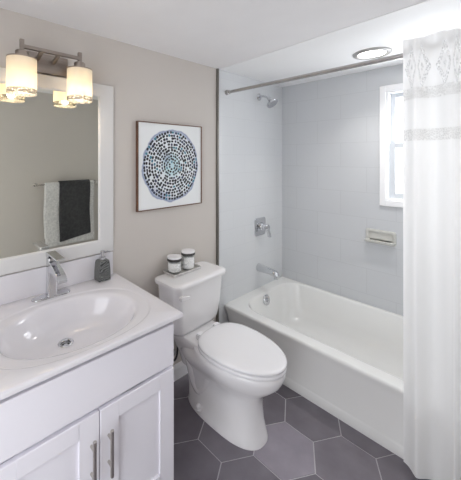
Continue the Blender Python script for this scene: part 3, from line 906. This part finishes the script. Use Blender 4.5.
loft(bm, [[(x-0.006, y, z-h), (x+0.006, y, z-h), (x+0.006, y, z+h), (x-0.006, y, z+h)] for x, y, z, h in ((0.250, -0.196, 0.683, 0.012), (0.253, -0.178, 0.683, 0.013), (0.256, -0.15, 0.681, 0.011), (0.256, -0.130, 0.679, 0.009))])
part('flush_lever', bm, M['china'], bevel=0.002)
# seat ring and lid
def seat_out(d, z, n=64): return egg(0.50, 0.205-d, 0.302-d, 0.188-d, z, n, 2.0, 2.7)
bm = B()
loft(bm, [seat_out(0.022, 0.4135), seat_out(0.022, 0.4185), seat_out(0.003, 0.4195), seat_out(0.0, 0.422), seat_out(0.0, 0.433), seat_out(0.004, 0.437), seat_out(0.020, 0.438), seat_out(0.020, 0.4425)])
part('toilet_seat', bm, M['seat'], angle=60)
bm = B()
loft(bm, [seat_out(0.019, 0.4426), seat_out(0.003, 0.4430), seat_out(-0.001, 0.4455), seat_out(-0.001, 0.4535), seat_out(0.004, 0.459), seat_out(0.016, 0.463), seat_out(0.05, 0.4665), seat_out(0.11, 0.469), seat_out(0.165, 0.4695)])
lid = part('toilet_lid', bm, M['seat'], angle=60)
for s in (-1, 1):
    bm = B(); loft(bm, [rrect(0.272, 0.312, s*0.075-0.022, s*0.075+0.022, 0.010, z) for z in (0.4225, 0.452)]); 
    loft(bm, [rrect(0.275, 0.309, s*0.075-0.019, s*0.075+0.019, 0.010, z) for z in (0.452, 0.457)])
    part('seat_hinge', bm, M['seat'])

# water supply behind the toilet
ws = thing('water_supply_valve', 'chrome water supply stop with dark hose on the wall left of the toilet', 'valve', (0.0, 1.205, 0.275))
bm = B()
lathe(bm, [(0.026, 0.0), (0.026, 0.003), (0.010, 0.008), (0.009, 0.07), (0.013, 0.072), (0.013, 0.10), (0.018, 0.102), (0.018, 0.112), (0, 0.113)], (0.0005, 1.205, 0.275), (1, 0, 0), seg=20)
obj('stop_valve', bm, M['chrome'], ws)
bm = B(); tube(bm, curve_pts([(0.085, 1.205, 0.265), (0.086, 1.205, 0.235), (0.092, 1.222, 0.21), (0.096, 1.24, 0.235), (0.098, 1.245, 0.30), (0.098, 1.235, 0.37), (0.10, 1.215, 0.43)]), 0.0065, 12)
obj('supply_hose', bm, M['hose'], ws)

# ================================================================== things on the tank
tray = thing('vanity_tray', 'small silver tray with two jars on the toilet tank lid', 'tray', (0.084, 1.298, 0.7657), rotz=math.radians(2.6))
def tp(name, bm, m, **kw): return obj(name, bm, m, tray, local=True, **kw)
bm = B()
hx, hy = 0.062, 0.122
loft(bm, [rrect(-hx+i, hx-i, -hy+i, hy-i, 0.012, z) for i, z in ((0.010, 0.0003), (0.004, 0.004), (0.0, 0.018), (0.0015, 0.019), (0.003, 0.018), (0.007, 0.006), (0.012, 0.004))])
M['silver'] = mat('hammered_silver', (0.70, 0.69, 0.67), 0.35, 0.7, noise=0.12, nscale=60, bump=0.5, bscale=150)
tp('tray_body', bm, M['silver'])
def jar(loc, label, r, h):
    j = thing('storage_jar', label, 'jar', loc, 'cotton jars on the tank tray')
    x, y, z = loc
    bm = B(); lathe(bm, [(r-0.004, 0.0), (r-0.0005, 0.004), (r, 0.010), (r, h-0.008), (r-0.002, h-0.003), (r-0.002, h), (r-0.004, h), (r-0.0025, h-0.008), (r-0.0025, 0.010), (r-0.005, 0.005)], loc, seg=32)
    obj('jar_glass', bm, M['jar'], j)
    bm = B(); lathe(bm, [(r+0.0005, 0.0), (r+0.001, 0.002), (r+0.001, 0.014), (r+0.0005, 0.015)], (x, y, z+h+0.0005), seg=32)
    obj('lid_band', bm, M['black_band'], j)['label'] = 'dark band of the lid'
    bm = B(); lathe(bm, [(r+0.0005, 0.0), (r+0.001, 0.003), (r-0.001, 0.010), (r-0.012, 0.0125), (0, 0.0135)], (x, y, z+h+0.0157), seg=32)
    obj('jar_lid', bm, M['seat'], j)['label'] = 'white lid top'
    bm = B()
    r_ = random.Random(int(y*1000))
    for k in range(150):
        a = r_.uniform(0, 2*PI); d = r_.choice((r-0.0135, r-0.0135, r-0.0135, 0.012))
        c = Vector((x+d*math.cos(a), y+d*math.sin(a), z+0.0145+r_.random()*(h-0.030)))
        bmesh.ops.create_icosphere(bm, subdivisions=2, radius=0.0085, matrix=Matrix.Translation(c) @ Matrix.Diagonal((1, 1, r_.uniform(0.75, 1.1), 1)))
    lathe(bm, [(0.0, 0.008), (r-0.010, 0.009), (r-0.010, h-0.014), (0.0, h-0.010)], loc, seg=24, cap0=False, cap1=False)
    return obj('cotton_balls', bm, M['cotton'])
TZ = 0.7702
tag(jar((0.072, 1.240, TZ), 'shorter glass jar with dark banded lid on the tray, nearer the vanity', 0.0475, 0.078), 'white cotton filling the jar nearer the vanity', 'cotton', kind='stuff')
tag(jar((0.086, 1.346, TZ), 'taller glass jar with dark banded lid on the tray, nearer the bathtub', 0.0465, 0.097), 'white cotton filling the jar nearer the bathtub', 'cotton', kind='stuff')

# ================================================================== towel bar on the right wall (seen in the mirror)
TX = XR-0.062
ZT = 1.232
tb = thing('towel_bar', 'nickel towel bar on the right wall reflected in the mirror', 'towel bar', (XR, 1.2, ZT))
bm = B(); tube(bm, [(TX, 0.905, ZT), (TX, 1.535, ZT)], 0.008, 16)
obj('bar', bm, M['satin'], tb)
for y in (0.900, 1.540):
    bm = B(); lathe(bm, [(0.020, 0), (0.020, 0.006), (0.010, 0.012), (0.010, 0.045), (0.014, 0.050), (0.014, 0.074), (0, 0.076)], (XR-0.0005, y, ZT), (-1, 0, 0), seg=20)
    obj('bar_bracket', bm, M['satin'], tb)
def towel(name, label, y0, y1, zf, zb, r, th, m, tilt=0.0, group=None):
    """folded cloth over the bar: front drop to zf, back drop to zb"""
    bm = B()
    path = []
    nz = 20
    for k in range(nz+1): path.append((TX - r - 0.010*(1-k/nz), zf + (ZT-zf)*k/nz))
    for k in range(1, 12): a = PI - PI*k/12; path.append((TX + r*math.cos(a), ZT + r*math.sin(a)))
    for k in range(nz+1): path.append((TX + r, ZT - (ZT-zb)*k/nz))
    nu = 24
    rnd = random.Random(len(label))
    g = []
    for q, (x, z) in enumerate(path):
        row = []
        for i in range(nu+1):
            u = i/nu
            w = 0.003*math.sin(9*u + z*5)*max(0, min(1, (ZT-z)*4))
            front = q <= nz
            row.append(bm.verts.new((x + (w if front else 0), y0 + (y1-y0)*u + 0.004*math.sin(z*12), z + (tilt*(u-0.5)*(1-q/nz) if front else 0))))
        g.append(row)
    for a, b in zip(g, g[1:]):
        for i in range(nu): bm.faces.new((a[i], a[i+1], b[i+1], b[i]))
    o = obj(name, bm, m, angle=180)
    so = o.modifiers.new('thickness', 'SOLIDIFY'); so.thickness = th; so.offset = 0
    bv = o.modifiers.new('round', 'BEVEL'); bv.width = th*0.35; bv.segments = 3; bv.limit_method = 'ANGLE'
    return o
tag(towel('bath_towel', '', 0.975, 1.505, 0.575, 0.66, 0.014, 0.011, M['white_towel']), 'white bath towel over the towel bar, under the charcoal towel', 'towel')
t2 = towel('hand_towel', '', 1.115, 1.455, 0.635, 0.80, 0.0265, 0.010, M['grey_towel'], tilt=0.05)
tag(t2, 'charcoal hand towel draped over the white towel on the bar', 'towel')
for o in bpy.data.objects:
    if '_base' in o: del o['_base']
